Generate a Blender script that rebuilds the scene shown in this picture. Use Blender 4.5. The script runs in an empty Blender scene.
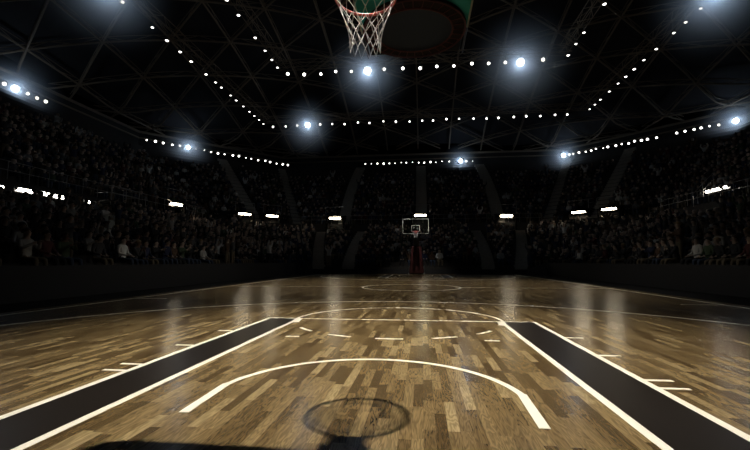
import bpy, math, random
import numpy as np
from mathutils import Vector, Matrix
random.seed(7)
rng = np.random.default_rng(7)
S = bpy.context.scene
COL = S.collection
PI = math.pi

# ---------------------------------------------------------------- helpers
def mat(name, color=(.5, .5, .5), rough=.6, metal=0, emit=None, es=0, spec=.5, alpha=1, noise=0, nscale=8):
    m = bpy.data.materials.new(name); m.use_nodes = True
    nt = m.node_tree; b = nt.nodes['Principled BSDF']
    b.inputs['Base Color'].default_value = (*color, 1)
    b.inputs['Roughness'].default_value = rough
    b.inputs['Metallic'].default_value = metal
    b.inputs['Specular IOR Level'].default_value = spec
    if emit:
        b.inputs['Emission Color'].default_value = (*emit, 1)
        b.inputs['Emission Strength'].default_value = es
    if noise:
        tc = nt.nodes.new('ShaderNodeTexCoord'); n = nt.nodes.new('ShaderNodeTexNoise')
        n.inputs['Scale'].default_value = nscale; n.inputs['Detail'].default_value = 4
        r = nt.nodes.new('ShaderNodeMapRange')
        r.inputs['To Min'].default_value = 1 - noise; r.inputs['To Max'].default_value = 1 + noise
        mx = nt.nodes.new('ShaderNodeVectorMath'); mx.operation = 'SCALE'
        mx.inputs[0].default_value = color
        nt.links.new(tc.outputs['Object'], n.inputs['Vector'])
        nt.links.new(n.outputs['Fac'], r.inputs['Value'])
        nt.links.new(r.outputs[0], mx.inputs['Scale'])
        nt.links.new(mx.outputs[0], b.inputs['Base Color'])
    return m

class MB:
    """collects shapes; build() links them as ONE mesh object"""
    def __init__(s): s.v = []; s.f = []; s.m = []
    def add(s, vs, fs, mi=0):
        o = len(s.v); s.v += [tuple(p) for p in vs]; s.f += [tuple(i + o for i in f) for f in fs]; s.m += [mi] * len(fs)
    def box(s, c, size, mi=0, M=None):
        x, y, z = [d / 2 for d in size]
        vs = [Vector((i * x, j * y, k * z)) for i in (-1, 1) for j in (-1, 1) for k in (-1, 1)]
        if M is not None: vs = [M @ p for p in vs]
        vs = [p + Vector(c) for p in vs]
        s.add(vs, [(0, 1, 3, 2), (4, 6, 7, 5), (0, 4, 5, 1), (2, 3, 7, 6), (0, 2, 6, 4), (1, 5, 7, 3)], mi)
    def tube(s, pts, r, n=6, mi=0, closed=False, cap=True):
        pts = [Vector(p) for p in pts]; N = len(pts)
        rs = r if isinstance(r, (list, tuple)) else [r] * N
        base = len(s.v); up0 = None
        for i, p in enumerate(pts):
            a = pts[(i - 1) % N] if (closed or i > 0) else p
            b = pts[(i + 1) % N] if (closed or i < N - 1) else p
            d = (b - a).normalized()
            if up0 is None:
                up0 = Vector((0, 0, 1)) if abs(d.z) < .9 else Vector((1, 0, 0))
            e1 = d.cross(up0)
            if e1.length < 1e-4: e1 = d.cross(Vector((0, 1, 0)))
            e1.normalize(); e2 = d.cross(e1)
            up0 = -e2 if False else up0
            for k in range(n):
                t = 2 * PI * k / n
                s.v.append(tuple(p + (e1 * math.cos(t) + e2 * math.sin(t)) * rs[i]))
        L = N if closed else N - 1
        for i in range(L):
            for k in range(n):
                a = base + i * n + k; b = base + i * n + (k + 1) % n
                c = base + ((i + 1) % N) * n + (k + 1) % n; d = base + ((i + 1) % N) * n + k
                s.f.append((a, b, c, d)); s.m.append(mi)
        if cap and not closed:
            s.f.append(tuple(base + k for k in reversed(range(n)))); s.m.append(mi)
            s.f.append(tuple(base + (N - 1) * n + k for k in range(n))); s.m.append(mi)
    def lathe(s, prof, n=16, mi=0, M=None, cap=True):
        base = len(s.v)
        for r, z in prof:
            for k in range(n):
                p = Vector((r * math.cos(2 * PI * k / n), r * math.sin(2 * PI * k / n), z))
                s.v.append(tuple(M @ p if M is not None else p))
        for i in range(len(prof) - 1):
            for k in range(n):
                s.f.append((base + i * n + k, base + i * n + (k + 1) % n, base + (i + 1) * n + (k + 1) % n, base + (i + 1) * n + k)); s.m.append(mi)
        if cap:
            s.f.append(tuple(base + k for k in reversed(range(n)))); s.m.append(mi)
            s.f.append(tuple(base + (len(prof) - 1) * n + k for k in range(n))); s.m.append(mi)
    def poly_prism(s, poly, z0, z1, mi=0):
        n = len(poly)
        vs = [(x, y, z0) for x, y in poly] + [(x, y, z1) for x, y in poly]
        fs = [tuple(reversed(range(n))), tuple(range(n, 2 * n))] + [(i, (i + 1) % n, n + (i + 1) % n, n + i) for i in range(n)]
        s.add(vs, fs, mi)
    def mesh(s, name, mats, smooth=False):
        me = bpy.data.meshes.new(name); me.from_pydata(s.v, [], s.f)
        for m in (mats if isinstance(mats, (list, tuple)) else [mats]): me.materials.append(m)
        me.polygons.foreach_set('material_index', s.m)
        if smooth: me.polygons.foreach_set('use_smooth', [True] * len(s.f))
        me.update(); return me
    def build(s, name, mats, parent=None, smooth=False, bevel=0):
        o = bpy.data.objects.new(name, s.mesh(name, mats, smooth)); COL.objects.link(o)
        if parent is not None: o.parent = parent
        if bevel:
            b = o.modifiers.new('bevel', 'BEVEL'); b.width = bevel; b.segments = 2; b.limit_method = 'ANGLE'
        return o

def tag(o, label=None, cat=None, group=None, kind=None):
    if label: o['label'] = label
    if cat: o['category'] = cat
    if group: o['group'] = group
    if kind: o['kind'] = kind
    return o
def thing(name, label, cat, loc=(0, 0, 0), rz=0, group=None):
    o = bpy.data.objects.new(name, None); COL.objects.link(o)
    o.location = loc; o.rotation_euler = (0, 0, rz); o.empty_display_size = .2
    return tag(o, label, cat, group)
CH = {}
def children(o):
    return [c for c in COL.objects if c.parent == o]
def copy_tree(o, parent=None, kids=None):
    c = o.copy(); COL.objects.link(c); c.parent = parent
    for ch in (children(o) if kids is None else kids): copy_tree(ch, c)
    return c

# ---------------------------------------------------------------- materials
def wood_material():
    m = bpy.data.materials.new('maple_parquet'); m.use_nodes = True
    nt = m.node_tree; N = nt.nodes; Lk = nt.links; b = N['Principled BSDF']
    def n(t, **k):
        x = N.new('ShaderNode' + t)
        for a, v in k.items(): setattr(x, a, v)
        return x
    def math_(op, a, bb=None, c=None):
        x = n('Math', operation=op)
        for i, v in enumerate((a, bb, c)):
            if v is None: continue
            if isinstance(v, (int, float)): x.inputs[i].default_value = v
            else: Lk.new(v, x.inputs[i])
        return x.outputs[0]
    tc = n('TexCoord'); sep = n('SeparateXYZ'); Lk.new(tc.outputs['Object'], sep.inputs[0])
    X, Y = sep.outputs[0], sep.outputs[1]
    W, LEN = .07, .5
    xr = math_('DIVIDE', X, W); row = math_('FLOOR', xr)
    wn1 = n('TexWhiteNoise', noise_dimensions='1D'); Lk.new(row, wn1.inputs['W'])
    yo = math_('ADD', math_('DIVIDE', Y, LEN), math_('MULTIPLY', wn1.outputs['Value'], 7.3))
    colm = math_('FLOOR', yo)
    cmb = n('CombineXYZ'); Lk.new(row, cmb.inputs[0]); Lk.new(colm, cmb.inputs[1])
    wn = n('TexWhiteNoise', noise_dimensions='3D'); Lk.new(cmb.outputs[0], wn.inputs['Vector'])
    ramp = n('ValToRGB'); Lk.new(wn.outputs['Value'], ramp.inputs[0])
    e = ramp.color_ramp.elements
    e[0].position = 0; e[0].color = (.072, .045, .019, 1)
    e[1].position = 1; e[1].color = (.28, .205, .100, 1)
    for p, c in ((.2, (.105, .068, .029, 1)), (.5, (.150, .100, .043, 1)), (.8, (.195, .135, .061, 1))):
        q = ramp.color_ramp.elements.new(p); q.color = c
    # grain: rings stretched along the board, shifted per board
    off = n('VectorMath', operation='SCALE'); Lk.new(wn.outputs['Color'], off.inputs[0]); off.inputs['Scale'].default_value = 40
    add = n('VectorMath', operation='ADD'); Lk.new(tc.outputs['Object'], add.inputs[0]); Lk.new(off.outputs[0], add.inputs[1])
    mp = n('Mapping'); Lk.new(add.outputs[0], mp.inputs['Vector']); mp.inputs['Scale'].default_value = (14, 1.7, 1)
    no = n('TexNoise'); Lk.new(mp.outputs[0], no.inputs['Vector']); no.inputs['Scale'].default_value = 1.0; no.inputs['Detail'].default_value = 3; no.inputs['Distortion'].default_value = .4
    ring = math_('SINE', math_('MULTIPLY', no.outputs['Fac'], 75))
    ring = math_('MULTIPLY_ADD', ring, .26, 1.0)
    mp2 = n('Mapping'); Lk.new(add.outputs[0], mp2.inputs['Vector']); mp2.inputs['Scale'].default_value = (160, 6, 1)
    n2 = n('TexNoise'); Lk.new(mp2.outputs[0], n2.inputs['Vector']); n2.inputs['Scale'].default_value = 1; n2.inputs['Detail'].default_value = 3
    fib = math_('MULTIPLY_ADD', n2.outputs['Fac'], .7, .65)
    # seams
    fx = math_('FRACT', xr); ex = math_('MINIMUM', fx, math_('SUBTRACT', 1, fx))
    fy = math_('FRACT', yo); ey = math_('MINIMUM', fy, math_('SUBTRACT', 1, fy))
    sx = math_('SMOOTH_MIN', math_('DIVIDE', ex, .018), 1, .1)
    sy = math_('SMOOTH_MIN', math_('DIVIDE', ey, .003), 1, .1)
    seam = math_('MULTIPLY_ADD', math_('MINIMUM', sx, sy), .4, .6)
    k = math_('MULTIPLY', math_('MULTIPLY', ring, fib), seam)
    sc = n('VectorMath', operation='SCALE'); Lk.new(ramp.outputs[0], sc.inputs[0]); Lk.new(k, sc.inputs['Scale'])
    Lk.new(sc.outputs[0], b.inputs['Base Color'])
    b.inputs['Specular IOR Level'].default_value = .42
    rr = math_('MULTIPLY_ADD', wn.outputs['Value'], .06, FLOOR_ROUGH)
    Lk.new(rr, b.inputs['Roughness'])
    # cupped boards and long waves give the broken light streaks
    n3 = n('TexNoise'); mp3 = n('Mapping'); Lk.new(tc.outputs['Object'], mp3.inputs['Vector']); mp3.inputs['Scale'].default_value = (.9, 4.2, 1)
    Lk.new(mp3.outputs[0], n3.inputs['Vector']); n3.inputs['Scale'].default_value = 1; n3.inputs['Detail'].default_value = 1
    h = math_('MULTIPLY', n3.outputs['Fac'], .010)
    bp = n('Bump'); bp.inputs['Strength'].default_value = .05; bp.inputs['Distance'].default_value = .35
    Lk.new(h, bp.inputs['Height']); Lk.new(bp.outputs[0], b.inputs['Normal']) 
    return m
FLOOR_ROUGH = .19
M = {}
M['wood'] = wood_material()
def paint(name, color, rough=.3, noise=.12):
    return mat(name, color, rough, noise=noise, nscale=3)
M['line'] = paint('white_court_paint', (.86, .80, .68), .35, .04)
M['key'] = paint('black_lane_paint', (.013, .010, .008), .33, .2); M['key'].node_tree.nodes['Principled BSDF'].inputs['Specular IOR Level'].default_value = .14
M['apron'] = mat('dark_rubber_apron', (.005, .0045, .0045), .85, noise=.3, spec=.1)
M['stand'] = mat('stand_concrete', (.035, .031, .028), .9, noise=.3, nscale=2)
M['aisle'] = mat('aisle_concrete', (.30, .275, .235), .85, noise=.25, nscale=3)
M['barrier'] = mat('barrier_black', (.01, .01, .012), .6)
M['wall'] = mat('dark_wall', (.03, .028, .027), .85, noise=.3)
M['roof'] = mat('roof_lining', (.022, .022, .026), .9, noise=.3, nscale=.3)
M['truss'] = mat('truss_steel', (.27, .21, .15), .7, metal=.0)
M['rail'] = mat('rail_steel', (.35, .34, .33), .4, metal=.6)
M['housing'] = mat('lamp_housing', (.06, .06, .06), .5, metal=.5)
M['bulb'] = mat('lamp_glow', (.9, .9, .9), .3, emit=(1, .97, .9), es=4)
M['flood'] = mat('floodlight_glow', (.9, .9, .9), .3, emit=(.80, .90, 1), es=14)
M['tube'] = mat('fluorescent_glow', (.9, .9, .9), .3, emit=(1, .86, .62), es=24)
M['bulb'].cycles.emission_sampling = 'NONE'; M['flood'].cycles.emission_sampling = 'NONE'
M['glass'] = mat('backboard_glass', (.75, .85, .8), .05, spec=.5)
gt = M['glass'].node_tree; g1 = gt.nodes.new('ShaderNodeBsdfTransparent'); g1.inputs[0].default_value = (.90, .95, .93, 1); g2 = gt.nodes.new('ShaderNodeBsdfGlossy'); g2.inputs['Roughness'].default_value = .05
g3 = gt.nodes.new('ShaderNodeMixShader'); g3.inputs[0].default_value = .05; gt.links.new(g1.outputs[0], g3.inputs[1]); gt.links.new(g2.outputs[0], g3.inputs[2]); gt.links.new(g3.outputs[0], gt.nodes['Material Output'].inputs['Surface'])
M['white'] = mat('white_enamel', (.75, .74, .7), .4)
M['rim'] = mat('orange_red_rim', (.72, .16, .15), .4)
M['net'] = mat('white_net_cord', (.95, .95, .97), .7)
M['redpad'] = mat('red_vinyl_pad', (.055, .004, .006), .6, noise=.1)
M['blackpad'] = mat('black_vinyl_pad', (.015, .015, .015), .5)
M['steel'] = mat('dark_steel', (.10, .10, .10), .45, metal=.5)
M['green'] = mat('green_panel', (.05, .52, .50), .5, noise=.15, nscale=2)
M['redframe'] = mat('dark_red_frame', (.20, .07, .07), .6)
M['disc'] = mat('scoreboard_underside', (.045, .065, .11), .5)
M['cream'] = mat('cream_edge', (.8, .78, .68), .4)

# ---------------------------------------------------------------- court
YC = 14.15; HW = 7.157; LEN = 28.305; A = 2.206; B = 1.68; FT = 5.513; HOOP = 1.64
lw = .05
m_ = MB(); m_.box((0, YC, -.05), (2 * (HW + .35), LEN + 3.4, .1)); floor = m_.build('floor', M['wood']); tag(floor, kind='structure')
m_ = MB(); m_.box((0, YC, -.16), (24, 42, .2)); fl2 = m_.build('floor_surround', M['apron']); tag(fl2, kind='structure')
ZL = .002
def strip(mb, x0, y0, x1, y1, z=ZL, w=lw):
    d = Vector((x1 - x0, y1 - y0, 0)); L = d.length; d.normalize(); n = Vector((-d.y, d.x, 0)) * w / 2
    a, b = Vector((x0, y0, 0)), Vector((x1, y1, 0))
    mb.poly_prism([(p.x, p.y) for p in (a - n, b - n, b + n, a + n)], -.001, z)
def arc(mb, cx, cy, r, t0, t1, z=ZL, w=lw, n=48):
    for i in range(n):
        a, b = t0 + (t1 - t0) * i / n, t0 + (t1 - t0) * (i + 1) / n
        mb.poly_prism([(cx + (r - w / 2) * math.cos(a), cy + (r - w / 2) * math.sin(a)), (cx + (r + w / 2) * math.cos(a), cy + (r + w / 2) * math.sin(a)),
                       (cx + (r + w / 2) * math.cos(b), cy + (r + w / 2) * math.sin(b)), (cx + (r - w / 2) * math.cos(b), cy + (r - w / 2) * math.sin(b))], -.001, z)
def mark(name, fn):
    mb = MB(); fn(mb); o = mb.build(name, M['line'], floor); return o
def mirror(mb0):
    mb = MB(); mb.v = [(-x, 2 * YC - y, z) for x, y, z in mb0.v]; mb.f = list(mb0.f); mb.m = list(mb0.m); return mb
def both(name, fn, material=None):
    mb = MB(); fn(mb); mb.build(name, material or M['line'], floor); mirror(mb).build(name, material or M['line'], floor)
Y0, Y1 = YC - LEN / 2, YC + LEN / 2
mark('sideline', lambda m: strip(m, -HW, Y0, -HW, Y1)); mark('sideline', lambda m: strip(m, HW, Y0, HW, Y1))
both('baseline', lambda m: strip(m, -HW, Y0, HW, Y0))
mark('half_court_line', lambda m: (strip(m, -HW, YC, -1.65, YC, .0025, .07), strip(m, 1.65, YC, HW, YC, .0025, .07)))
mark('centre_circle_line', lambda m: arc(m, 0, YC, 1.83, 0, 2 * PI, w=.07, n=72))
for sx in (-1, 1):
    both('lane_paint', lambda m: m.poly_prism([(sx * B, Y0), (sx * A, Y0), (sx * A, FT), (sx * B, FT)][::sx], -.001, .0012), M['key'])
    both('lane_line', lambda m: strip(m, sx * B, Y0, sx * B, FT - .02, .0023, w=.062))
    both('lane_line', lambda m: strip(m, sx * A, Y0, sx * A, FT + .02, .0023, w=.062))
    for yy in (2.11, 2.33, 3.21, 4.20):
        both('lane_space_mark', lambda m: strip(m, sx * A, yy, sx * 2.45, yy, w=.045))
    both('block_mark', lambda m: strip(m, sx * 1.18, 3.88, sx * 1.36, 3.88, w=.05))
both('free_throw_line', lambda m: strip(m, -A, FT, A, FT, .0027, w=.045))
both('free_throw_circle_line', lambda m: arc(m, 0, FT + .07, B + .04, 0, PI, w=.05, n=64))
both('circle_end_mark', lambda m: arc(m, 0, FT, B - .01, -.25, .02, .0032, w=.12, n=8)); both('circle_end_mark', lambda m: arc(m, 0, FT, B - .01, PI - .02, PI + .25, .0032, w=.12, n=8))
for k in range(4):
    c = -PI / 2 + (k - 1.5) * .42 if False else None
for t0 in (-2.55, -2.10, -1.68, -1.24, -.80):
    both('dashed_circle_mark', lambda m: arc(m, 0, FT, B - .03, t0, t0 + .215, w=.05, n=6))
R3 = 6.27; XT = 6.26; CY3 = 2.35; ta = math.acos(XT / R3)
both('three_point_line', lambda m: (arc(m, 0, CY3, R3, ta, PI - ta, w=.06, n=96), strip(m, XT, Y0, XT, CY3 + R3 * math.sin(ta)), strip(m, -XT, Y0, -XT, CY3 + R3 * math.sin(ta))))
both('restricted_arc_line', lambda m: (arc(m, 0, 1.62, 1.155, .16, PI - .16, w=.055, n=48), strip(m, -1.125, 1.22, -1.14, 1.84, .0026, w=.066), strip(m, 1.125, 1.22, 1.14, 1.84, .0026, w=.066)))
both('side_hash_mark', lambda m: strip(m, -HW, 8.7, -6.25, 8.7)); both('side_hash_mark', lambda m: strip(m, HW, 8.7, 6.25, 8.7))

# ---------------------------------------------------------------- basketball hoops (local: backboard at y=1.22 when origin is baseline centre)
def make_hoop(label):
    t = thing('basketball_hoop', label, 'basketball hoop')
    mb = MB(); mb.box((0, -2.45, .32), (1.2, 1.3, .5)); mb.box((0, -2.5, .04), (1.3, 1.45, .08)); base = mb.build('base', M['steel'], t, bevel=.03)
    mb = MB()
    mb.add([(-.56, -1.8, .05), (.56, -1.8, .05), (.36, -1.55, 2.15), (-.36, -1.55, 2.15), (-.56, -1.4, .05), (.56, -1.4, .05), (.36, -1.28, 2.15), (-.36, -1.28, 2.15)],
           [(0, 1, 2, 3), (5, 4, 7, 6), (4, 0, 3, 7), (1, 5, 6, 2), (3, 2, 6, 7), (4, 5, 1, 0)])
    mb.build('front_pad', M['redpad'], t, bevel=.06)
    mb = MB(); mb.tube([(-.14, -2.3, .5), (-.14, -1.3, 2.2), (-.14, .9, 3.3)], .07, 8); mb.tube([(.14, -2.3, .5), (.14, -1.3, 2.2), (.14, .9, 3.3)], .07, 8)
    mb.tube([(0, -2.6, .6), (0, -1.1, 3.0), (0, .95, 3.62)], .06, 8)
    for y, z in ((-1.3, 2.2), (-.4, 2.65), (.4, 3.05)): mb.box((0, y, z), (.3, .08, .08))
    mb.build('support_arm', M['steel'], t)
    mb = MB(); mb.box((0, 1.195, 3.425), (1.76, .014, .99)); mb.build('glass_panel', M['glass'], t)
    mb = MB(); yb = 1.20; th = .05
    for x in (-.893, .893): mb.box((x, yb, 3.425), (.045, th, 1.07))
    for z in (2.91, 3.94): mb.box((0, yb, z), (1.83, th, .045))
    mb.build('backboard_frame', M['white'], t)
    mb = MB(); 
    for x in (-.28, .28): mb.box((x, 1.207, 3.28), (.05, .012, .45))
    for z in (3.08, 3.48): mb.box((0, 1.207, z), (.61, .012, .05))
    mb.build('target_square', M['white'], t)
    # padding along the lower edge with rounded ends
    mb = MB(); pts = [(-.95, 3.22), (-.955, 3.0), (-.93, 2.905), (-.86, 2.855), (.86, 2.855), (.93, 2.905), (.955, 3.0), (.95, 3.22)]
    mb.tube([(x, 1.2, z) for x, z in pts], .042, 8); mb.box((0, 1.2, 2.87), (1.74, .09, .06)); mb.build('edge_padding', M['blackpad'], t)
    mb = MB(); mb.box((0, 1.26, 3.0), (.2, .09, .2)); mb.box((0, 1.33, 3.03), (.14, .16, .03)); mb.tube([(-.06, 1.28, 2.92), (-.06, 1.4, 3.03)], .015); mb.tube([(.06, 1.28, 2.92), (.06, 1.4, 3.03)], .015)
    mb.build('rim_bracket', M['rim'], t)
    R = .24; mb = MB(); mb.tube([(R * math.cos(a), HOOP + R * math.sin(a), 3.05) for a in [2 * PI * i / 48 for i in range(48)]], .0125, 8, closed=True)
    mb.tube([(.19 * math.cos(a), HOOP - .01 + .19 * math.sin(a), 3.035) for a in [PI + PI * i / 12 for i in range(13)]], .005, 6)
    rim = mb.build('rim', M['rim'], t, smooth=True)
    # net: twelve cords each way crossing in diamonds
    K = 12; lv = [(0, .238, 3.045), (1, .20, 2.95), (2, .165, 2.86), (3, .138, 2.77), (4, .122, 2.69), (5, .122, 2.60)]
    mb = MB()
    def P(k, i, j=0):
        r, z = lv[i][1], lv[i][2]; a = 2 * PI * (k + (.5 if i % 2 else 0)) / K + .13
        return (r * math.cos(a), HOOP + r * math.sin(a), z + (.0 if i < 5 else 0))
    for k in range(K):
        mb.tube([P(k, 0), tuple(.5 * (P(k, 0)[c] + P(k, 1)[c]) for c in range(3)), P(k, 1)], .0034, 5)
        mb.tube([P(k, 0), P(k - 1, 1)], .0034, 5)
        mb.lathe([(0.001, .012), (.012, .006), (.012, -.006), (.001, -.012)], 6, M=Matrix.Translation(P(k, 0)))
        for i in range(1, 5):
            if i % 2: mb.tube([P(k, i), P(k, i + 1)], .0032, 5); mb.tube([P(k, i), P(k + 1, i + 1)], .0032, 5)
            else: mb.tube([P(k, i), P(k, i + 1)], .0032, 5); mb.tube([P(k, i), P(k - 1, i + 1)], .0032, 5)
    mb.build('net', M['net'], rim)
    return t
near = make_hoop('near basketball hoop hanging overhead with red rim and white net')
far = copy_tree(near); far.location = (0, LEN, 0); far.rotation_euler = (0, 0, PI)
far['label'] = 'distant basketball hoop with red padded stanchion at the far baseline'

# ---------------------------------------------------------------- stands
NR, NU = 14, 18
def low(r):   # ring of the lower tier at row position r (0..14)
    f = r / 14
    return (9.8 + 10.7 * f, 31.6 + 12.0 * f, 8.6 + 4.4 * f, 30.4 + 5.9 * f, .5 + 3.6 * f)
def upp(r):
    f = r / 18
    return (21.4 + 12 * f, 44.6 + 13 * f, 13.5 + 6.8 * f, 36.8 + 6.6 * f, 5.2 + 9.8 * f)
def octo(X, Ye, cx, cy):
    return [(X, cy), (cx, Ye), (-cx, Ye), (-X, cy), (-X, 2 * YC - cy), (-cx, 2 * YC - Ye), (cx, 2 * YC - Ye), (X, 2 * YC - cy)]
def ring_mesh(rings, name, material):   # rings: list of (octagon params..., z)
    mb = MB()
    for i, R_ in enumerate(rings):
        for p in octo(*R_[:4]): mb.v.append((p[0], p[1], R_[4]))
    for i in range(len(rings) - 1):
        for k in range(8):
            mb.f.append((i * 8 + k, i * 8 + (k + 1) % 8, (i + 1) * 8 + (k + 1) % 8, (i + 1) * 8 + k)); mb.m.append(0)
    o = mb.build(name, material); tag(o, kind='structure'); return o
def at(fn, r, z): return (*fn(r)[:4], z)
def tier(fn, n, name, z_front):
    rings = [at(fn, 0, z_front)]
    dz = (fn(n)[4] - fn(0)[4]) / n
    for r in range(n):
        z = fn(r)[4]
        rings += [at(fn, r, z), at(fn, r + .55, z), at(fn, r + .55, z + .42), at(fn, r + .98, z + .42), at(fn, r + .98, z + dz)]
    rings.append(at(fn, n, fn(n)[4]))
    return ring_mesh(rings, name, M['stand'])
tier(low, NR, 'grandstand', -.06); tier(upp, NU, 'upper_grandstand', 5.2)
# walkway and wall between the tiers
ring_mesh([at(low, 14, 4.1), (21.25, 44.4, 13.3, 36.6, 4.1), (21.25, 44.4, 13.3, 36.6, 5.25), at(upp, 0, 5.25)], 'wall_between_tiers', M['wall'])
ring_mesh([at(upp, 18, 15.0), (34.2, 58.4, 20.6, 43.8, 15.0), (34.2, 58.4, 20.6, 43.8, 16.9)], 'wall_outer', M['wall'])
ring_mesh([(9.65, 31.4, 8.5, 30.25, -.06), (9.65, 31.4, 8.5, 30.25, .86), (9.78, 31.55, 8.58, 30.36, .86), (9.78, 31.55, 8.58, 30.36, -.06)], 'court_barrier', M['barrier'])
for v_ in bpy.data.objects['court_barrier'].data.vertices:
    if v_.co.y > 31 and v_.co.z > .5: v_.co.z = .34

def lerp2(fn, r, seg, u):
    """point on ring r, segment name; u in 0..1; returns x,y,facing normal angle"""
    X, Ye, cx, cy, z = fn(r)
    ends = {'far end': ((-cx, Ye), (cx, Ye)), 'far left corner': ((-X, cy), (-cx, Ye)), 'far right corner': ((cx, Ye), (X, cy)),
            'left side': ((-X, -2), (-X, cy)), 'right side': ((X, cy), (X, -2))}
    a, b = ends[seg]
    x, y = a[0] + (b[0] - a[0]) * u, a[1] + (b[1] - a[1]) * u
    L = math.hypot(b[0] - a[0], b[1] - a[1])
    # local -Y must face inwards
    ang = math.atan2(b[1] - a[1], b[0] - a[0])
    return x, y, z, ang, L

# aisles: (tier, segment, u at the front, u at the back, width)
AIS = [(low, 'far end', .175, .26, 1.0), (low, 'far end', .825, .74, 1.0), (low, 'far end', .03, .08, 1.0), (low, 'far end', .97, .92, 1.0),
       (upp, 'far end', .185, .29, 1.35), (upp, 'far end', .515, .51, 1.35), (upp, 'far end', .83, .715, 1.35),
       (upp, 'far left corner', .95, .97, 1.2), (upp, 'far left corner', .51, .50, 1.3),
       (upp, 'far right corner', .06, .04, 1.2), (upp, 'far right corner', .50, .46, 1.3)]
def aisle_u(a, r):
    n = 14 if a[0] is low else 18
    return a[2] + (a[3] - a[2]) * r / n
names = {}
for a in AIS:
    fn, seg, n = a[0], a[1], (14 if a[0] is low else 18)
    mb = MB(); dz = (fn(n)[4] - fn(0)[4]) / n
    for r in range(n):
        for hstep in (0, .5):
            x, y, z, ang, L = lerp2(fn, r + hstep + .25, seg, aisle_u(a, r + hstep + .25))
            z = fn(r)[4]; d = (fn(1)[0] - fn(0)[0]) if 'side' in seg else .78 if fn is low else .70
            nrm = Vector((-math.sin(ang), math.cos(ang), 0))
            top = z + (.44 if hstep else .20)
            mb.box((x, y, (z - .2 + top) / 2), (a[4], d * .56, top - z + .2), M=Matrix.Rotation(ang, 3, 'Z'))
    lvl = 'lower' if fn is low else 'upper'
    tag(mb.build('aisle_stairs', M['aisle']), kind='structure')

# ---------------------------------------------------------------- roof: dome lining and lamella trusses
def dome(x, y): return 16.9 + 9.6 * max(0, 1 - (abs(x) / 36) ** 2.2 - (abs(y - YC) / 46) ** 2.2)
ORC = octo(34.2, 58.4, 20.6, 43.8)
def inside(x, y):
    ax, ay = abs(x), abs(y - YC)
    return ax <= 34.3 and ay <= 44.4 and (ax - 20.6) / 13.6 + (ay - (43.8 - YC)) / 14.6 <= 1.0
mb = MB(); NA, NB = 48, 14
def edge_r(t):
    lo, hi = 0, 80
    for _ in range(30):
        mid = (lo + hi) / 2
        if inside(mid * math.cos(t), YC + mid * math.sin(t)): lo = mid
        else: hi = mid
    return lo
er = [edge_r(2 * PI * k / NA) for k in range(NA)]
for i in range(NB + 1):
    for k in range(NA):
        q = er[k] * i / NB * 1.0; x, y = q * math.cos(2 * PI * k / NA), YC + q * math.sin(2 * PI * k / NA)
        mb.v.append((x, y, dome(x, y) + 1.0))
for i in range(NB):
    for k in range(NA): mb.f.append((i * NA + k, i * NA + (k + 1) % NA, (i + 1) * NA + (k + 1) % NA, (i + 1) * NA + k)); mb.m.append(0)
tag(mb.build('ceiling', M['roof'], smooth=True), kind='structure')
mb = MB(); mb.tube([(x, y, 16.95) for x, y in ORC], .16, 6, closed=True); mb.tube([(x, y, 16.2) for x, y in ORC], .1, 6, closed=True)
tag(mb.build('trim_1', M['truss']), kind='structure')
def roof_truss(p, d, label, group, depth=.5, r=.07, name='roof_truss'):
    ss = [s_ / 20 for s_ in range(-1800, 1801) if inside(p[0] + d[0] * s_ / 20, p[1] + d[1] * s_ / 20)]
    if not ss or ss[-1] - ss[0] < 6: return
    n_ = max(4, int((ss[-1] - ss[0]) / 1.9)); pts = []
    for i in range(n_ + 1):
        s_ = ss[0] + (ss[-1] - ss[0]) * i / n_; x, y = p[0] + d[0] * s_, p[1] + d[1] * s_; pts.append((x, y, dome(x, y)))
    mb = MB(); top = [(x, y, z + .7) for x, y, z in pts]; bot = [(x, y, z + .7 - depth) for x, y, z in pts]
    mb.tube(bot, r * 1.3, 5); mb.tube(top, r * .6, 4)
    for i in range(n_):
        q = (bot[i], top[i + 1]) if i % 2 else (top[i], bot[i + 1]); mb.tube(q, r * .45, 4, cap=False)
    tag(mb.build(name, M['truss']), label, 'roof truss', group)
SP = 4.6
for fam, deg, n_, lab in ((0, 30, 11, 'rising to the right'), (1, 150, 11, 'rising to the left'), (2, 90, 7, 'running lengthwise')):
    d = (math.cos(math.radians(deg)), math.sin(math.radians(deg))); n = (-d[1], d[0])
    for k in range(-n_, n_ + 1):
        roof_truss((n[0] * SP * k, YC + n[1] * SP * k), d, 'slim brown steel truss of the dark dome roof, ' + lab, 'dome roof trusses ' + lab)
# ---------------------------------------------------------------- lamps
def lamp_meshes(r, big):
    mh = MB()
    mh.lathe([(r * .35, .0), (r * .55, -.03 - r * .2), (r * 1.12, -r * 1.5), (r * 1.12, -r * 1.62), (r * 1.02, -r * 1.62), (r * .5, -r * .4)], 16, cap=False)
    mh.lathe([(r * .36, .02), (r * .36, -.02)], 12)
    ml = MB(); ml.lathe([(r * 1.0, -r * 1.5), (r * .95, -r * 1.62), (r * .7, -r * 1.85), (r * .35, -r * 1.98), (.01, -r * 2.02)], 16)
    return mh.mesh('housing', M['housing'], True), ml.mesh('lens', M['flood'] if big else M['bulb'], True)
LM = {False: lamp_meshes(.125, False), True: lamp_meshes(.27, True)}
mbk = MB(); mbk.tube([(0, 0, .45), (0, 0, .0)], .02, 6); mbk.box((0, 0, .42), (.12, .12, .05)); BRK = mbk.mesh('bracket', M['steel'])
FLOODS = []; FLOOD_W = 95
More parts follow.
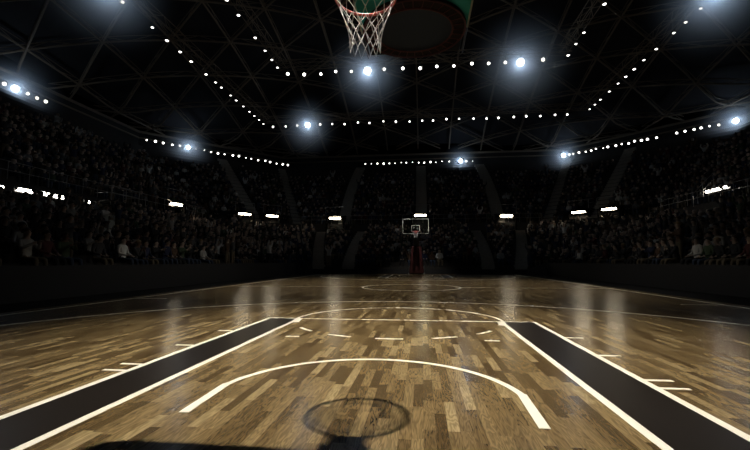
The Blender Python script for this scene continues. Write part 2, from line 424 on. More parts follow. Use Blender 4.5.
def lamp(x, y, z, label, group, big=False, aim=None, s=1.0):
    if big: FLOODS.append(((x, y, z), 4.9 if x == 8.0 else 3.4 if y > 55 and x < 10 else 4.2, label))
    t = thing('floodlight' if big else 'ceiling_lamp', label, 'floodlight' if big else 'lamp', (x, y, z), 0, group)
    tgt = Vector(aim if aim else (0, YC, 0)); d = (tgt - Vector((x, y, z))).normalized()
    q = (-d).to_track_quat('Z', 'Y')
    for nm, me in (('housing', LM[big][0]), ('lens', LM[big][1])):
        o = bpy.data.objects.new(nm, me); COL.objects.link(o); o.parent = t; o.rotation_mode = 'QUATERNION'; o.rotation_quaternion = q; o.scale = (s, s, s)
    if big:
        l = bpy.data.lights.new('floodlight_beam', 'POINT'); l.energy = FLOOD_W; l.color = (.52, .72, 1); l.shadow_soft_size = .12
        p_ = bpy.data.objects.new('floodlight_beam', l); COL.objects.link(p_); p_.parent = t; p_.location = d * .85
    o = bpy.data.objects.new('bracket', BRK); COL.objects.link(o); o.parent = t
    return t
def box_truss(p0, p1, label, group, w=.55, h=.6, r=.028, zup=.0):
    p0, p1 = Vector(p0), Vector(p1); L = (p1 - p0).length; d = (p1 - p0) / L; n = Vector((-d.y, d.x, 0)) * w / 2; k = max(2, int(L / 1.1))
    mb = MB(); c = [n, -n, n + Vector((0, 0, h)), -n + Vector((0, 0, h))]
    for q in c: mb.tube([p0 + q, p1 + q], r, 4)
    for i in range(k):
        a, b = p0 + d * L * i / k, p0 + d * L * (i + 1) / k
        for u, v in ((0, 2), (1, 3), (0, 1), (2, 3)):
            if i % 2: u, v = v, u
            mb.tube([a + c[u], b + c[v]], r * .6, 4, cap=False)
    tag(mb.build('lighting_truss', M['truss']), label, 'lighting truss', group)
ZR = 16.0
# transverse rows and side rows of the two rectangular rigs
rig = []
N1 = 24; x0, x1 = -15.9, 15.5
for i in range(N1):
    x = x0 + (x1 - x0) * i / (N1 - 1)
    if abs(x + 12) < .7:
        rig.append((-12, 41.05, ZR, True, 'blazing floodlight on the farther crosswise lamp row, near its left end')); continue
    rig.append((x + random.uniform(-.15, .15), 41.05, ZR + random.uniform(-.08, .08), False, 'far'))
N2 = 16; x0, x1 = -10.2, 9.6
for i in range(N2):
    x = x0 + (x1 - x0) * i / (N2 - 1)
    big = i in (5, 14)
    if big:
        rig.append(((-3.7, 8.0)[i == 14], 29.05, ZR, True, 'blazing floodlight on the nearer crosswise lamp row, ' + ('just below the basketball net' if i == 5 else 'near its right end'))); continue
    rig.append((x + random.uniform(-.1, .1), 29.05, ZR + random.uniform(-.12, .1), False, 'near'))
for y in [13.2, 14.6, 16.0, 17.5, 18.9, 21.5, 23, 24.5, 25.9, 28, 29.5, 30.5, 32.2, 33.3, 34.8, 36.2, 37.4, 38.6, 39.8]: rig.append((-16.55, y, ZR, y == 17.5, 'left outer' if y != 17.5 else 'blazing floodlight high at the top left, on the outer left lamp row'))
for y in [20.2, 22.0, 23.4, 24.8, 26, 28, 29.6, 31, 32.3, 33.6, 35.2, 37, 38.2, 39.4]: rig.append((16.95, y, ZR, y == 22.0, 'right outer' if y != 22.0 else 'blazing floodlight at the top right, on the outer right lamp row'))
for y in [17.9, 19.4, 20.9, 23.4, 25.1, 26.4, 27.6]: rig.append((-10.5, y, ZR, False, 'left inner'))
for y in [20.7, 22.3, 25.3, 26.7, 28.2]: rig.append((11.1, y, ZR, False, 'right inner'))
ROWL = {'far': ('small round white lamp in the farther crosswise lamp row', 'lamps of the farther crosswise row'),
        'near': ('small round white lamp in the nearer crosswise lamp row', 'lamps of the nearer crosswise row'),
        'left outer': ('small white lamp in the long slanting row at upper left', 'lamps of the outer left row'),
        'right outer': ('small white lamp in the long slanting row at upper right', 'lamps of the outer right row'),
        'left inner': ('small white lamp in the short inner row left of the hoop', 'lamps of the inner left row'),
        'right inner': ('small white lamp in the short inner row at upper right', 'lamps of the inner right row')}
for x, y, z, big, k in rig:
    side = k.startswith(('left', 'right')); aim = (x * .96, y - 2, 0) if side else (0, 8, 0); sz = .8 if 'inner' in k else .85 if side or k == 'far' else 1
    if big: lamp(x, y, z, k, None, True, (0, 6, 0))
    else: lamp(x, y, z, ROWL[k][0], ROWL[k][1], False, aim, sz * random.uniform(.85, 1.05))
for (a, b, lab) in (((-17, 41.05), (17.4, 41.05), 'long lattice truss carrying the farther crosswise lamp row'), ((-11, 29.05), (11.6, 29.05), 'lattice truss carrying the nearer crosswise lamp row'),
                    ((-16.55, 10), (-16.55, 41), 'lattice truss carrying the outer left lamp row'), ((16.95, 10), (16.95, 41), 'lattice truss carrying the outer right lamp row'),
                    ((-10.5, 10), (-10.5, 29), 'short lattice truss carrying the inner left lamp row'), ((11.1, 10), (11.1, 29), 'short lattice truss carrying the inner right lamp row')):
    box_truss((*a, ZR + .45), (*b, ZR + .45), lab, None)
# ring of lamps under the roof edge
ZE = 15.5
def row(p0, p1, n, bigs, nm, lab, grp, skip=()):
    for i in range(n):
        f = i / (n - 1)
        x, y = p0[0] + (p1[0] - p0[0]) * f, p0[1] + (p1[1] - p0[1]) * f
        if i in skip: continue
        if i in bigs: lamp(x, y, ZE + .02, bigs[i], None, True, (0, 4, 2)); continue
        s = random.choice((.55, .8, 1, 1.1, 1.15)); lamp(x + random.uniform(-.12, .12), y + random.uniform(-.1, .1), ZE + random.uniform(-.07, .05), lab, grp, False, (random.uniform(-14, 14), 6, 0), s)
row((-33.6, 27.0), (-33.6, 30.8), 5, {1: 'blazing floodlight at the far left edge, above the left stand'}, 'l', 'small white lamp in the short row at the left edge under the roof', 'lamps at the left edge under the roof')
row((-32.4, 42.7), (-19.6, 57.0), 21, {5: 'blazing floodlight on the roof edge over the far left corner stand'}, 'l', 'small white lamp in the slanting row over the far left corner stand', 'lamps over the far left corner stand')
row((-7.8, 57.5), (7.9, 57.5), 19, {16: 'blazing floodlight on the roof edge above the far hoop'}, 'f', 'tiny white lamp in the level row above the far end stand', 'lamps above the far end stand', (15,))
row((20.0, 56.0), (33.0, 43.6), 26, {0: 'blazing floodlight at the lower left end of the far right lamp row', 25: 'blazing floodlight at the right edge above the far right corner stand'}, 'r', 'small white lamp in the slanting row over the far right corner stand', 'lamps over the far right corner stand', (16, 17, 24))

# fluorescent tubes over the tunnels
STRIP = mat('strip_glow', (.9, .9, .9), .3, emit=(1, .93, .8), es=14); STRIP.cycles.emission_sampling = 'NONE'
def tube_lamp(x, y, z, rz, label, w=1.35, grp=None):
    t = thing('fluorescent_light', label, 'light fixture', (x, y, z), rz, grp)
    mb = MB(); mb.box((0, .03, .09), (w + .1, .2, .08)); mb.box((-w / 2 - .03, 0, .02), (.04, .16, .14)); mb.box((w / 2 + .03, 0, .02), (.04, .16, .14)); mb.box((0, .2, -.13), (w + .1, .3, .03)); mb.box((0, .12, 0), (w + .1, .03, .2)); mb.build('housing', M['housing'], t)  # bottom lip and back plate added to keep tube light off the tunnel
    mb = MB(); mb.tube([(-w / 2, -.02, 0), (w / 2, -.02, 0)], .1, 8); mb.build('tube', STRIP if grp else M['tube'], t)
V = [(-18.3, 39.6, 6, .80, 'leftmost of the two white tube lights at the far left corner tunnels', 'under the leftmost far corner tube light'), (-16.1, 41.8, 6, .80, 'right-hand one of the two white tube lights at the far left corner tunnels', 'under the second tube light from the left at the far left corner'),
     (-9.5, 44.25, 5.95, 0, 'white tube light left of the far hoop, over the far end tunnel', 'under the tube light left of the far hoop'), (.3, 43.4, 6.05, 0, 'white tube light directly above the far backboard', 'under the tube light right behind the far backboard'),
     (9.7, 44.25, 5.95, 0, 'white tube light right of the far hoop, over the far end tunnel', 'under the tube light right of the far hoop'), (16.4, 41.9, 6, -.80, 'left-hand one of the two white tube lights at the far right corner tunnels', 'under the left-hand tube light at the far right corner'),
     (18.4, 39.7, 6, -.80, 'rightmost of the two white tube lights at the far right corner tunnels', 'under the rightmost tube light at the far right corner'), (-20.9, 31.5, 5.95, PI / 2 - .2, 'small white tube light over the left side tunnel', 'under the small tube light in the left side stand')]
for x, y, z, rz, lab, under in V:
    tube_lamp(x, y, z, rz, lab, 1.3 if abs(x) > 1 else 1.25)
    # tunnel mouth below the light
    t = thing('tunnel_entrance', 'dark tunnel mouth ' + under, 'tunnel entrance', (x, y, 4.1), rz)
    mb = MB(); w = 2.0
    for sx in (-1, 1): mb.box((sx * w / 2, .45, 1.0), (.14, 1.1, 2.0))
    mb.box((0, .78, 2.14), (w + .3, .5, .14)); mb.build('side_walls', M['apron'], t)
    mb = MB(); mb.box((0, .95, 1.0), (w - .14, .05, 2.0)); mb.build('back_panel', M['barrier'], t)
    mb = MB()
    for sx in (-1, 1):
        mb.tube([(sx * (w / 2 + .05), -.1, 2.2), (sx * (w / 2 + .05), -.1, 3.1), (sx * (w / 2 + .05), 1.0, 3.3)], .025, 6); mb.tube([(sx * (w / 2 + .05), -.1, 2.7), (sx * (w / 2 + .05), 1.0, 2.9)], .02, 6)
    mb.tube([(-w / 2 - .05, -.1, 3.1), (w / 2 + .05, -.1, 3.1)], .025, 6); mb.build('handrail', M['rail'], t)
for i, (y, z, w) in enumerate(((16.5, 4.7, .22), (17.75, 4.76, .75), (18.2, 4.76, .3), (18.75, 4.78, .3), (19.1, 4.77, .12), (19.63, 4.75, .3), (20.1, 4.75, .25), (21.9, 4.73, .2))):
    tube_lamp(-20.7, y, z, PI / 2, 'short white strip light in the bright row under the left stand railing', w, 'strip lights under the left stand railing')
for y, z, w in ((27.9, 5.93, .25), (28.6, 5.93, .25), (29.0, 5.93, .35), (29.6, 5.92, .35)):
    tube_lamp(20.7, y, z, -PI / 2, 'short white strip light beside the handrail in the right stand', w, 'strip lights in the right stand')
# railings
def railing(p0, p1, label, h=.95, step=1.15, z2=None):
    p0, p1 = Vector(p0), Vector(p1); L = (p1 - p0).length; n = max(1, int(L / step))
    mb = MB()
    for f in (1, .5): mb.tube([p0 + Vector((0, 0, h * f)), p1 + Vector((0, 0, h * f))], .02, 5)
    for i in range(n + 1):
        q = p0.lerp(p1, i / n); mb.tube([q, q + Vector((0, 0, h))], .018, 5)
    tag(mb.build('railing', M['rail']), label, 'railing')
railing((-21.0, 10, 5.25), (-21.0, 36, 5.25), 'long thin steel railing along the front of the upper left stand')
railing((21.0, 10, 5.25), (21.0, 36, 5.25), 'long thin steel railing along the front of the upper right stand')
railing((-13.4, 44.2, 5.25), (13.4, 44.2, 5.25), 'steel railing along the front of the upper far end stand')
railing((20.4, 30.8, 5.0), (20.4, 28.6, 6.1), 'sloping steel handrail beside the strip lights in the right stand')
t = thing('camera_platform', 'small railed platform at the back of the lower left stand', 'platform', (-20.0, 23.6, 4.1))
mb = MB(); mb.box((0, 0, .75), (1.3, 2.6, .1)); 
for a in (-.55, .55):
    for b in (-1.2, 1.2): mb.box((a, b, .35), (.08, .08, .7))
mb.build('deck', M['stand'], t)
mb = MB()
for z in (1.3, 1.75):
    mb.tube([(.6, -1.25, z), (.6, 1.25, z)], .025, 6); mb.tube([(.6, -1.25, z), (-.6, -1.25, z)], .025, 6); mb.tube([(.6, 1.25, z), (-.6, 1.25, z)], .025, 6)
for b in (-1.25, 0, 1.25): mb.tube([(.6, b, .8), (.6, b, 1.75)], .025, 6)
mb.build('guard_rail', M['rail'], t)

# ---------------------------------------------------------------- centre-hung scoreboard
t = thing('scoreboard', 'centre-hung scoreboard with green underside panels and dark red ring, behind the near hoop', 'scoreboard', (.2, 13.95, 10.0))
mb = MB(); h = 2.05
# near half of the square underside: green spandrels outside the ring
n = 24; ring_o = 2.02
for sx in (-1, 1):
    for i in range(n):
        a0, a1 = -PI / 2 * i / n, -PI / 2 * (i + 1) / n
        def edge(a):
            c, s_ = math.cos(a), math.sin(a); k = h / max(abs(c), abs(s_)); return (c * k, s_ * k)
        def rr(a): return (ring_o * math.cos(a), ring_o * math.sin(a))
        q = [rr(a0), edge(a0), edge(a1), rr(a1)]
        q = [(sx * x, y) for x, y in q]
        if sx < 0: q = q[::-1]
        mb.poly_prism(q, .10, .14)
mb.build('green_panel', M['green'], t)
mb = MB()
for sx in (-1, 1): mb.box((sx * (h + .02), -h / 2 + .05, .11), (.06, h, .1))
mb.build('edge_trim', M['cream'], t)
mb = MB()
for sx in (-1, 1): mb.tube([(sx * (h + .02), .1, .1), (sx * (h + .02), h, .1)], .03, 6)
for i in range(7): x = -h + 2 * h * i / 6; mb.tube([(x, .0, .25), (x, h, .25)], .02, 4)
mb.build('rear_frame', M['steel'], t)
mb = MB()
for r_ in (1.5, 1.98): mb.tube([(r_ * math.cos(2 * PI * i / 64), r_ * math.sin(2 * PI * i / 64), -.02) for i in range(64)], .035, 6, closed=True)
for i in range(32):
    a = 2 * PI * i / 32; mb.tube([(1.5 * math.cos(a), 1.5 * math.sin(a), -.02), (1.98 * math.cos(a), 1.98 * math.sin(a), -.02)], .018, 4)
mb.build('ring_frame', M['redframe'], t)
mb = MB(); mb.lathe([(1.97, .02), (1.97, .09)], 64); mb.build('ring_plate', mat('ring_plate_dark', (.035, .018, .018), .6), t)
mb = MB(); mb.lathe([(1.48, -.0), (1.48, .015)], 64); mb.build('underside_disc', M['disc'], t)
mb = MB(); mb.box((0, 0, 1.6), (3.9, 3.9, 2.9)); mb.build('body', M['barrier'], t, bevel=.05)
for sx in (-1, 1):
    mb = MB(); mb.box((0, sx * 1.97, 1.65), (3.4, .04, 2.0)); mb.build('screen', M['disc'], t)
mb = MB()
for sx in (-1, 1):
    for sy in (-1, 1): mb.tube([(sx * 1.5, sy * 1.5, 3.0), (sx * 1.2, sy * 1.2, 15.8)], .03, 5)
mb.build('hanging_cables', M['steel'], t)

# ---------------------------------------------------------------- spectators
SKIN = [mat('skin_light', (.42, .32, .26), .6), mat('skin_tan', (.26, .19, .15), .6), mat('skin_dark', (.12, .065, .04), .6)]
HAIR = [mat('hair_black', (.012, .01, .009), .7), mat('hair_brown', (.06, .035, .02), .7), mat('hair_fair', (.3, .21, .11), .7)]
TOPS = [('black', (.012, .012, .014)), ('dark grey', (.05, .05, .055)), ('navy', (.015, .022, .06)), ('dark red', (.08, .015, .015)), ('brown', (.09, .05, .03)),
        ('grey', (.18, .18, .18)), ('pale grey', (.42, .41, .39)), ('white', (.72, .7, .66)), ('dull green', (.05, .08, .04))]
TM = [(n, mat('cloth_' + n.replace(' ', '_'), c, .85)) for n, c in TOPS]
PANTS = [mat('trousers_black', (.012, .012, .013), .85), mat('trousers_denim', (.03, .045, .08), .85), mat('trousers_tan', (.14, .11, .07), .85)]
SHOE = mat('shoes', (.03, .03, .03), .6)

POSES = {}
def seated(lean=0, arms='lap', turn=0):
    J = {'pel': (0, .0, .52), 'sp': (0, .04 - lean * .3, .72), 'ch': (0, .05 - lean, .93), 'nk': (0, .03 - lean * 1.15, 1.09), 'hd': (turn * .01, .005 - lean * 1.25, 1.19), 'tp': (turn * .01, .02 - lean * 1.3, 1.31)}
    for s, k in ((-1, 'L'), (1, 'R')):
        J['sh' + k] = (s * .18, .05 - lean, 1.0)
        if arms == 'lap': J['el' + k] = (s * .25, .0 - lean * .6, .76); J['ha' + k] = (s * .1, -.27, .66)
        elif arms == 'up': J['el' + k] = (s * .3, -.05, 1.22); J['ha' + k] = (s * .22, -.1, 1.5)
        elif arms == 'clap': J['el' + k] = (s * .26, -.1 - lean, .8); J['ha' + k] = (s * .04, -.33, .98)
        elif arms == 'chin': J['el' + k] = (s * .2, -.3, .68); J['ha' + k] = (s * .05, -.22 - lean, 1.02 - lean * .3)
        J['hi' + k] = (s * .1, -.03, .5); J['kn' + k] = (s * .14, -.44, .52); J['an' + k] = (s * .14, -.42, .12); J['to' + k] = (s * .155, -.56, .05)
    return J
def standing(arms='down'):
    J = {'pel': (0, 0, .95), 'sp': (0, .02, 1.15), 'ch': (0, .02, 1.36), 'nk': (0, 0, 1.52), 'hd': (0, -.02, 1.62), 'tp': (0, -.01, 1.74)}
    for s, k in ((-1, 'L'), (1, 'R')):
        J['sh' + k] = (s * .18, .02, 1.43)
        if arms == 'up': J['el' + k] = (s * .32, -.05, 1.62); J['ha' + k] = (s * .26, -.1, 1.9)
        elif arms == 'clap': J['el' + k] = (s * .26, -.1, 1.2); J['ha' + k] = (s * .04, -.33, 1.36)
        else: J['el' + k] = (s * .25, .03, 1.15); J['ha' + k] = (s * .24, -.05, .9)
        J['hi' + k] = (s * .1, 0, .92); J['kn' + k] = (s * .12, -.02, .5); J['an' + k] = (s * .13, 0, .1); J['to' + k] = (s * .15, -.15, .04)
    return J
RAD = {'pel': .135, 'sp': .13, 'ch': .145, 'nk': .055, 'hd': .092, 'tp': .075, 'sh': .07, 'el': .048, 'ha': .036, 'hi': .095, 'kn': .062, 'an': .042, 'to': .036}
EDG = [('pel', 'sp'), ('sp', 'ch'), ('ch', 'nk'), ('nk', 'hd'), ('hd', 'tp')] + [(a + k, b + k) for k in 'LR' for a, b in (('sh', 'el'), ('el', 'ha'), ('hi', 'kn'), ('kn', 'an'), ('an', 'to'))] + [('ch', 'shL'), ('ch', 'shR'), ('pel', 'hiL'), ('pel', 'hiR')]
def skin_mesh(J, sub):
    keys = list(J); me = bpy.data.meshes.new('sk'); me.from_pydata([J[k] for k in keys], [(keys.index(a), keys.index(b)) for a, b in EDG], []); me.update()
    o = bpy.data.objects.new('sk', me); COL.objects.link(o)
    sm = o.modifiers.new('s', 'SKIN'); sm.use_smooth_shade = True
    if not me.skin_vertices: me.skin_vertices.new() if hasattr(me.skin_vertices, 'new') else None
    sv = me.skin_vertices[0].data
    for i, k in enumerate(keys):
        r = RAD[k[:2]] if k[:2] in RAD and k not in RAD else RAD[k]
        sv[i].radius = (r, r * (.72 if k in ('ch', 'sp', 'pel') else 1)); sv[i].use_root = (k == 'pel')
    if sub:
        ss = o.modifiers.new('u', 'SUBSURF'); ss.levels = sub; ss.render_levels = sub
    bpy.context.view_layer.update()
    dg = bpy.context.evaluated_depsgraph_get(); ev = o.evaluated_get(dg); out = bpy.data.meshes.new_from_object(ev)
    V_ = [tuple(v.co) for v in out.vertices]; F_ = [tuple(p.vertices) for p in out.polygons]
    bpy.data.objects.remove(o); bpy.data.meshes.remove(me); bpy.data.meshes.remove(out)
    return V_, F_
def classify(J, c):
    best, bi = 9, None
    for a, b in EDG:
        A_, B_ = Vector(J[a]), Vector(J[b]); d = B_ - A_; t_ = max(0, min(1, (c - A_).dot(d) / d.length_squared)); q = (c - A_ - d * t_).length
        if q < best: best, bi, bt = q, (a[:2], b[:2]), t_
    a, b = bi
    if a == 'nk' or a == 'hd': return 0
    if (a, b) == ('ch', 'nk') and bt > .8: return 0
    if a == 'el' and bt > .75: return 0
    if b == 'to' : return 3
    if a in ('hi', 'kn', 'an') or b == 'hi' : return 2
    if (a, b) == ('pe', 'sp') and bt < .15: return 2
    return 1
class Proto: pass
def proto(J, pose_words):
    P_ = Proto(); P_.words = pose_words; P_.J = J
    V_, F_ = skin_mesh(J, 1)
    mb = MB(); mb.v = list(V_); mb.f = list(F_); mb.m = [classify(J, sum((Vector(V_[i]) for i in f), Vector()) / len(f)) for f in F_]
    # five fingers on each hand, nose, ears and eyes belong to the same mesh
    for k in 'LR':
        h_, e_ = Vector(J['ha' + k]), Vector(J['el' + k]); d = (h_ - e_).normalized(); side = d.cross(Vector((0, 0, 1)));
        if side.length < .2: side = Vector((1, 0, 0))
        side.normalize(); up = side.cross(d)
        for q in range(4):
            o_ = h_ + side * (q - 1.5) * .019; Lf = (.062, .074, .07, .055)[q]
            mb.tube([o_, o_ + d * (.03 + Lf * .6), o_ + d * (.03 + Lf) - up * .018], [.011, .0095, .007], 5, 0)
        o_ = h_ - side * .028; mb.tube([o_, o_ - side * .03 + d * .03, o_ - side * .03 + d * .06], [.012, .011, .008], 5, 0)
    hd = Vector(J['hd']); 
    mb.tube([hd + Vector((0, -.085, .05)), hd + Vector((0, -.112, .012))], [.008, .014], 5, 0)
    for s in (-1, 1):
        mb.lathe([(.004, .022), (.014, .01), (.014, -.01), (.004, -.022)], 6, 0, Matrix.Translation(hd + Vector((s * .092, .0, .03))))
        mb.lathe([(.002, .008), (.009, 0), (.002, -.008)], 6, 4, Matrix.Translation(hd + Vector((s * .034, -.089, .045))))
    mb.tube([hd + Vector((-.026, -.089, -.025)), hd + Vector((0, -.095, -.028)), hd + Vector((.026, -.089, -.025))], .006, 5, 5)
    P_.me = mb.mesh('person', [SKIN[0], TM[0][1], PANTS[0], SHOE, HAIR[0], M['rim']], True)
    # hair cap
    hb = MB(); c = Vector(J['tp']) - Vector((0, -.018, .055)); vs = []
    rings_ = 6; nn = 14
    for i in range(rings_ + 1):
        ph = PI * .62 * i / rings_
        for k in range(nn):
            th = 2 * PI * k / nn; fr = max(0, -math.sin(th))
            p_ = ph * (1 - .33 * fr)
            hb.v.append(tuple(c + Vector((math.sin(p_) * math.cos(th) * .1, math.sin(p_) * math.sin(th) * .115, math.cos(p_) * .112))))
    for i in range(rings_):
        for k in range(nn): hb.f.append((i * nn + k, (i + 1) * nn + k, (i + 1) * nn + (k + 1) % nn, i * nn + (k + 1) % nn)); hb.m.append(0)
    P_.hair = hb.mesh('hair', [HAIR[0]], True)
    lv, lf = skin_mesh(J, 0)
    P_.lv = np.array(lv, dtype=np.float32); P_.lf = lf
    P_.lm = np.array([classify(J, sum((Vector(lv[i]) for i in f), Vector()) / len(f)) for f in lf])
    hc = Vector(J['hd']); 
    # the low version's hair: top/back of the head faces
    for i, f in enumerate(lf):
        cc = sum((Vector(lv[j]) for j in f), Vector()) / len(f)
        if P_.lm[i] == 0 and cc.z > J['hd'][2] - .02 and (cc.y > hc.y + .03 or cc.z > J['tp'][2] + .02): P_.lm[i] = 4
    return P_
PROT = [proto(seated(0, 'lap'), 'seated hands on lap'), proto(seated(.1, 'lap'), 'seated leaning forward'), proto(seated(0, 'clap'), 'seated clapping'),
        proto(seated(.12, 'chin'), 'seated hands at chin'), proto(seated(0, 'up'), 'seated arms raised'), proto(standing('clap'), 'standing clapping'), proto(standing('up'), 'standing arms raised')]
PW = [.36, .2, .14, .14, .06, .05, .05]

CAM = Vector((.42011786, -1.33951305, .97564148)); YAW, PIT, FPX = .11516815, .0895271, 404.4596
fwd = Vector((-math.sin(YAW), math.cos(YAW), 0)); rgt = Vector((math.cos(YAW), math.sin(YAW), 0))
F2 = fwd * math.cos(PIT) + Vector((0, 0, 1)) * math.sin(PIT); U2 = Vector((0, 0, 1)) * math.cos(PIT) - fwd * math.sin(PIT)
def proj(p):
    d = Vector(p) - CAM; z = d.dot(F2)
    return (375 + FPX * d.dot(rgt) / z, 225 - FPX * d.dot(U2) / z, z) if z > .1 else (-999, -999, z)

seats = []
for fn, n, tn in ((low, NR, 'lower'), (upp, NU, 'upper')):
    for r in range(n if tn == 'lower' else 13):
        for seg in ('left side', 'far left corner', 'far end', 'far right corner', 'right side'):
            L = lerp2(fn, r + .55, seg, 0)[4]; cnt = int(L / .6)
            for i in range(cnt):
                u = (i + .5) / cnt
                x, y, z, ang, _ = lerp2(fn, r + .72, seg, u)
                z = fn(r)[4]
                if any(a[0] is fn and a[1] == seg and abs(aisle_u(a, r + .5) - u) * L < a[4] / 2 + .3 for a in AIS): continue
                px, py, d = proj((x, y, z + .9))
                if not (-40 < px < 790 and -20 < py): continue
                if any(abs(x - v[0]) < 1.3 and abs(y - v[1]) < 1.3 and z > 3.3 for v in V): continue
                if tn == 'lower' and abs(x + 20) < 1.4 and abs(y - 23.6) < 1.8: continue
                if tn == 'upper' and 'side' in seg and r > 11: continue
                if r >= 11 and tn == 'lower' and 'side' in seg and ((x < 0 and 15 < y < 23) or (x > 0 and 26 < y < 31)): continue
                if r == 10 and tn == 'lower' and 'side' in seg and rng.random() < .6: continue
                # black block of empty seats in places
                occ = .80
                if rng.random() > occ: continue
                dist = (Vector((x, y, z)) - CAM).length
                ang2 = ang + (0 if True else PI)
                seats.append([dist, x, y, z, ang2, tn, seg, r])
seats.sort()
ORD = ['front', 'second', 'third', 'fourth', 'fifth', 'sixth', 'seventh', 'eighth', 'ninth', 'tenth', 'eleventh', 'twelfth', 'thirteenth', 'fourteenth'] + ['high'] * 9
cw = np.array([.38, .22, .12, .04, .08, .06, .04, .035, .05]); cw /= cw.sum()
special = []
def nearest(px, py, ok):
    best = None
    for i, s in enumerate(seats[:ok]):
        q = proj((s[1], s[2], s[3] + .9)); e_ = math.hypot(q[0] - px, q[1] - py)
        if best is None or e_ < best[0]: best = (e_, i)
    return best[1]
NIND = 290
force = {}
for px, py, pi_, ti in ((30, 262, 4, 7), (8, 205, 2, 6), (40, 208, 0, 5), (3, 262, 2, 6), (100, 238, 4, 6), (125, 222, 0, 6), (700, 262, 0, 6), (690, 240, 2, 5)):
    force[nearest(px, py, NIND)] = (pi_, ti)
for i, s in enumerate(seats[:NIND]):
    _, x, y, z, ang, tn, seg, r = s
    pi_ = int(rng.choice(len(PROT), p=PW)); ti = int(rng.choice(len(TM), p=cw))
    if i in force: pi_, ti = force[i]
    P_ = PROT[pi_]
    off = -.33 if P_.words.startswith('standing') else 0
    o = bpy.data.objects.new('person', P_.me); COL.objects.link(o)
    dx, dy = math.sin(ang), -math.cos(ang)
    o.location = (x + dx * -off * 1, y + dy * -off * 1, z); o.rotation_euler = (0, 0, ang + random.uniform(-.1, .1)); sc_ = random.uniform(.94, 1.05); o.scale = (sc_, sc_, sc_)
    mats_ = [random.choices(SKIN, (.6, .3, .1))[0], TM[ti][1], random.choice(PANTS)]
    for k, mm in enumerate(mats_): o.material_slots[k].link = 'OBJECT'; o.material_slots[k].material = mm
    hr = random.choices(HAIR, (.45, .4, .15))[0]
    h_ = bpy.data.objects.new('hair', P_.hair); COL.objects.link(h_); h_.parent = o; h_.material_slots[0].link = 'OBJECT'; h_.material_slots[0].material = hr
    lab = 'person in %s top %s, %s row, %s %s stand' % (TM[ti][0], P_.words, ORD[r], tn, seg)
    tag(o, lab, 'person', 'spectators in the %s %s stand' % (tn, seg))
# everyone further back: one object per whole crowd
cm = mat('crowd_cloth', (.1, .1, .1), .85); an = cm.node_tree.nodes.new('ShaderNodeAttribute'); an.attribute_name = 'cloth'
cm.node_tree.links.new(an.outputs['Color'], cm.node_tree.nodes['Principled BSDF'].inputs['Base Color'])
SKC = [(.42, .32, .26), (.26, .19, .15), (.12, .065, .04)]; PNC = [(.012, .012, .013), (.03, .045, .08), (.14, .11, .07)]; HRC = [(.012, .01, .009), (.06, .035, .02), (.3, .21, .11)]
def crowd_of(rest, tn, seg):
    allv, loops, starts, tots, cols = [], [], [], [], []; vo = 0
    for s in rest:
        _, x, y, z, ang = s[:5]
        P_ = PROT[int(rng.choice(len(PROT), p=PW))]
        a2 = ang + random.uniform(-.3, .3); c, s_ = math.cos(a2), math.sin(a2); sc_ = random.uniform(.92, 1.06)
        off = .33 if P_.words.startswith('standing') else 0
        v = P_.lv * sc_; w = np.empty_like(v)
        w[:, 0] = v[:, 0] * c - v[:, 1] * s_ + x + math.sin(ang) * off; w[:, 1] = v[:, 0] * s_ + v[:, 1] * c + y - math.cos(ang) * off; w[:, 2] = v[:, 2] + z
        allv.append(w)
        pal = np.array([SKC[int(rng.choice(3, p=[.6, .3, .1]))], TOPS[int(rng.choice(len(TOPS), p=cw))][1], PNC[int(rng.integers(3))], (.03, .03, .03), HRC[int(rng.choice(3, p=[.45, .4, .15]))]])
        cols.append(pal[P_.lm])
        for f in P_.lf:
            starts.append(len(loops)); tots.append(len(f)); loops.extend([i + vo for i in f])
        vo += len(v)
    vv = np.concatenate(allv); cc = np.concatenate(cols)
    me = bpy.data.meshes.new('crowd'); me.vertices.add(len(vv)); me.vertices.foreach_set('co', vv.ravel())
    me.loops.add(len(loops)); me.loops.foreach_set('vertex_index', np.array(loops, dtype=np.int32))
    me.polygons.add(len(starts)); me.polygons.foreach_set('loop_start', np.array(starts, dtype=np.int32)); me.polygons.foreach_set('loop_total', np.array(tots, dtype=np.int32))
    me.update(calc_edges=True)
    at_ = me.attributes.new('cloth', 'FLOAT_COLOR', 'FACE'); at_.data.foreach_set('color', np.concatenate([cc, np.ones((len(cc), 1))], 1).astype(np.float32).ravel())
    me.materials.append(cm); me.polygons.foreach_set('use_smooth', [True] * len(starts))
    o = bpy.data.objects.new('crowd', me); COL.objects.link(o)
    tag(o, 'dense dark crowd of spectators filling the %s tier of the %s stand' % (tn, seg), 'crowd', kind='stuff')
for tn in ('lower', 'upper'):
    for seg in ('left side', 'far left corner', 'far end', 'far right corner', 'right side'):
        q = [s for s in seats[NIND:] if s[5] == tn and s[6] == seg]
        if q: crowd_of(q, tn, seg)

HAZE = 1.15
# ---------------------------------------------------------------- light
def spot(name, loc, tgt, power, size, blend, rad, color):
    l = bpy.data.lights.new(name, 'SPOT'); l.energy = power; l.spot_size = size; l.spot_blend = blend; l.shadow_soft_size = rad; l.color = color
    o = bpy.data.objects.new(name, l); COL.objects.link(o); o.location = loc
    o.rotation_euler = (Vector(tgt) - Vector(loc)).to_track_quat('-Z', 'Y').to_euler(); return o
KEYCOL = (1, .95, .84)
spot('key_spotlight', (0, 2.65, 12.0), (0, 3.6, 0), 10600, math.radians(55), 1.0, .07, KEYCOL)
for x_ in (-10.5, 11.1): spot('court_spotlight', (x_, 16, 15.8), (x_ * .1, 15.5, 0), 4600, math.radians(60), 1.0, .3, KEYCOL)

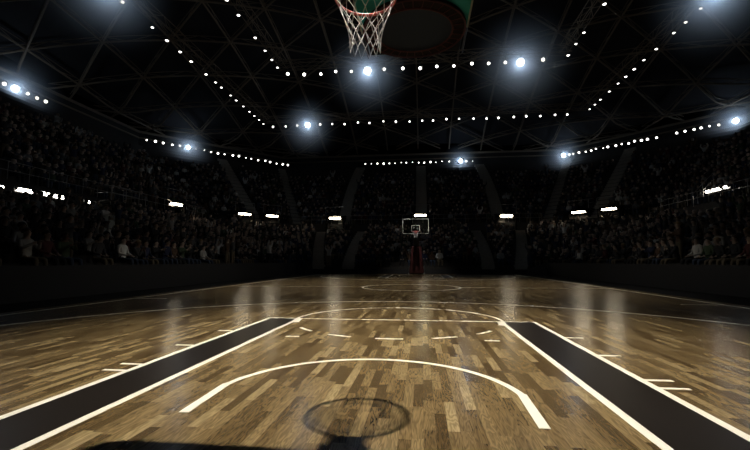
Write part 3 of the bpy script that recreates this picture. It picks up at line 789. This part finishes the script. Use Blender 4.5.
spot('added_far_hoop_light', (0, 17.6, 15.6), (0, 27.2, 3.3), 4200, math.radians(20), 1.0, .3, KEYCOL)  # unseen spot without a fixture, added to brighten the far backboard

w = bpy.data.worlds.new('arena'); S.world = w; w.use_nodes = True
w.node_tree.nodes['Background'].inputs[0].default_value = (0, 0, 0, 1); w.node_tree.nodes['Background'].inputs[1].default_value = 0
S.cycles.volume_max_steps = 64
# ball of scattering volume added around every big floodlight to imitate its glare
hm = bpy.data.materials.new('haze'); hm.use_nodes = True; ht = hm.node_tree; ht.nodes.remove(ht.nodes['Principled BSDF'])
vs_ = ht.nodes.new('ShaderNodeVolumeScatter'); vs_.inputs['Color'].default_value = (.80, .88, 1, 1); 
htc = ht.nodes.new('ShaderNodeTexCoord'); hl = ht.nodes.new('ShaderNodeVectorMath'); hl.operation = 'LENGTH'; ht.links.new(htc.outputs['Object'], hl.inputs[0])
hr_ = ht.nodes.new('ShaderNodeMapRange'); hr_.inputs['From Min'].default_value = 1; hr_.inputs['From Max'].default_value = 0; hr_.inputs['To Max'].default_value = 1; ht.links.new(hl.outputs['Value'], hr_.inputs['Value'])
hp = ht.nodes.new('ShaderNodeMath'); hp.operation = 'POWER'; hp.inputs[1].default_value = 3; ht.links.new(hr_.outputs[0], hp.inputs[0])
hq = ht.nodes.new('ShaderNodeMath'); hq.operation = 'MULTIPLY'; hq.inputs[1].default_value = HAZE; ht.links.new(hp.outputs[0], hq.inputs[0]); ht.links.new(hq.outputs[0], vs_.inputs['Density'])
ht.links.new(vs_.outputs[0], ht.nodes['Material Output'].inputs['Volume'])
for (x, y, z), R_, lab in FLOODS:
    mb = MB(); mb.lathe([(max(.001, math.sin(PI * i / 20)), -math.cos(PI * i / 20)) for i in range(21)], 32)
    o = mb.build('haze', hm, smooth=True); o.location = (x, y, z - .25); o.scale = (R_, R_, R_)
    tag(o, 'soft bluish haze glowing around the ' + lab, 'haze', kind='stuff')

# ---------------------------------------------------------------- camera
cam = bpy.data.cameras.new('camera'); co = bpy.data.objects.new('camera', cam); COL.objects.link(co)
cam.sensor_width = 36; cam.lens = FPX * 36 / 750; cam.clip_end = 300; cam.clip_start = .05
co.location = CAM; co.rotation_euler = (PI / 2 + PIT, 0, YAW); S.camera = co
S.view_settings.view_transform = 'Standard'; S.view_settings.look = 'None'; S.view_settings.gamma = 1; S.view_settings.exposure = 0
S.view_settings.use_curve_mapping = False
S.cycles.max_bounces = 5; S.cycles.volume_bounces = 0; S.cycles.transparent_max_bounces = 8
S.cycles.use_denoising = True; S.cycles.use_light_tree = False
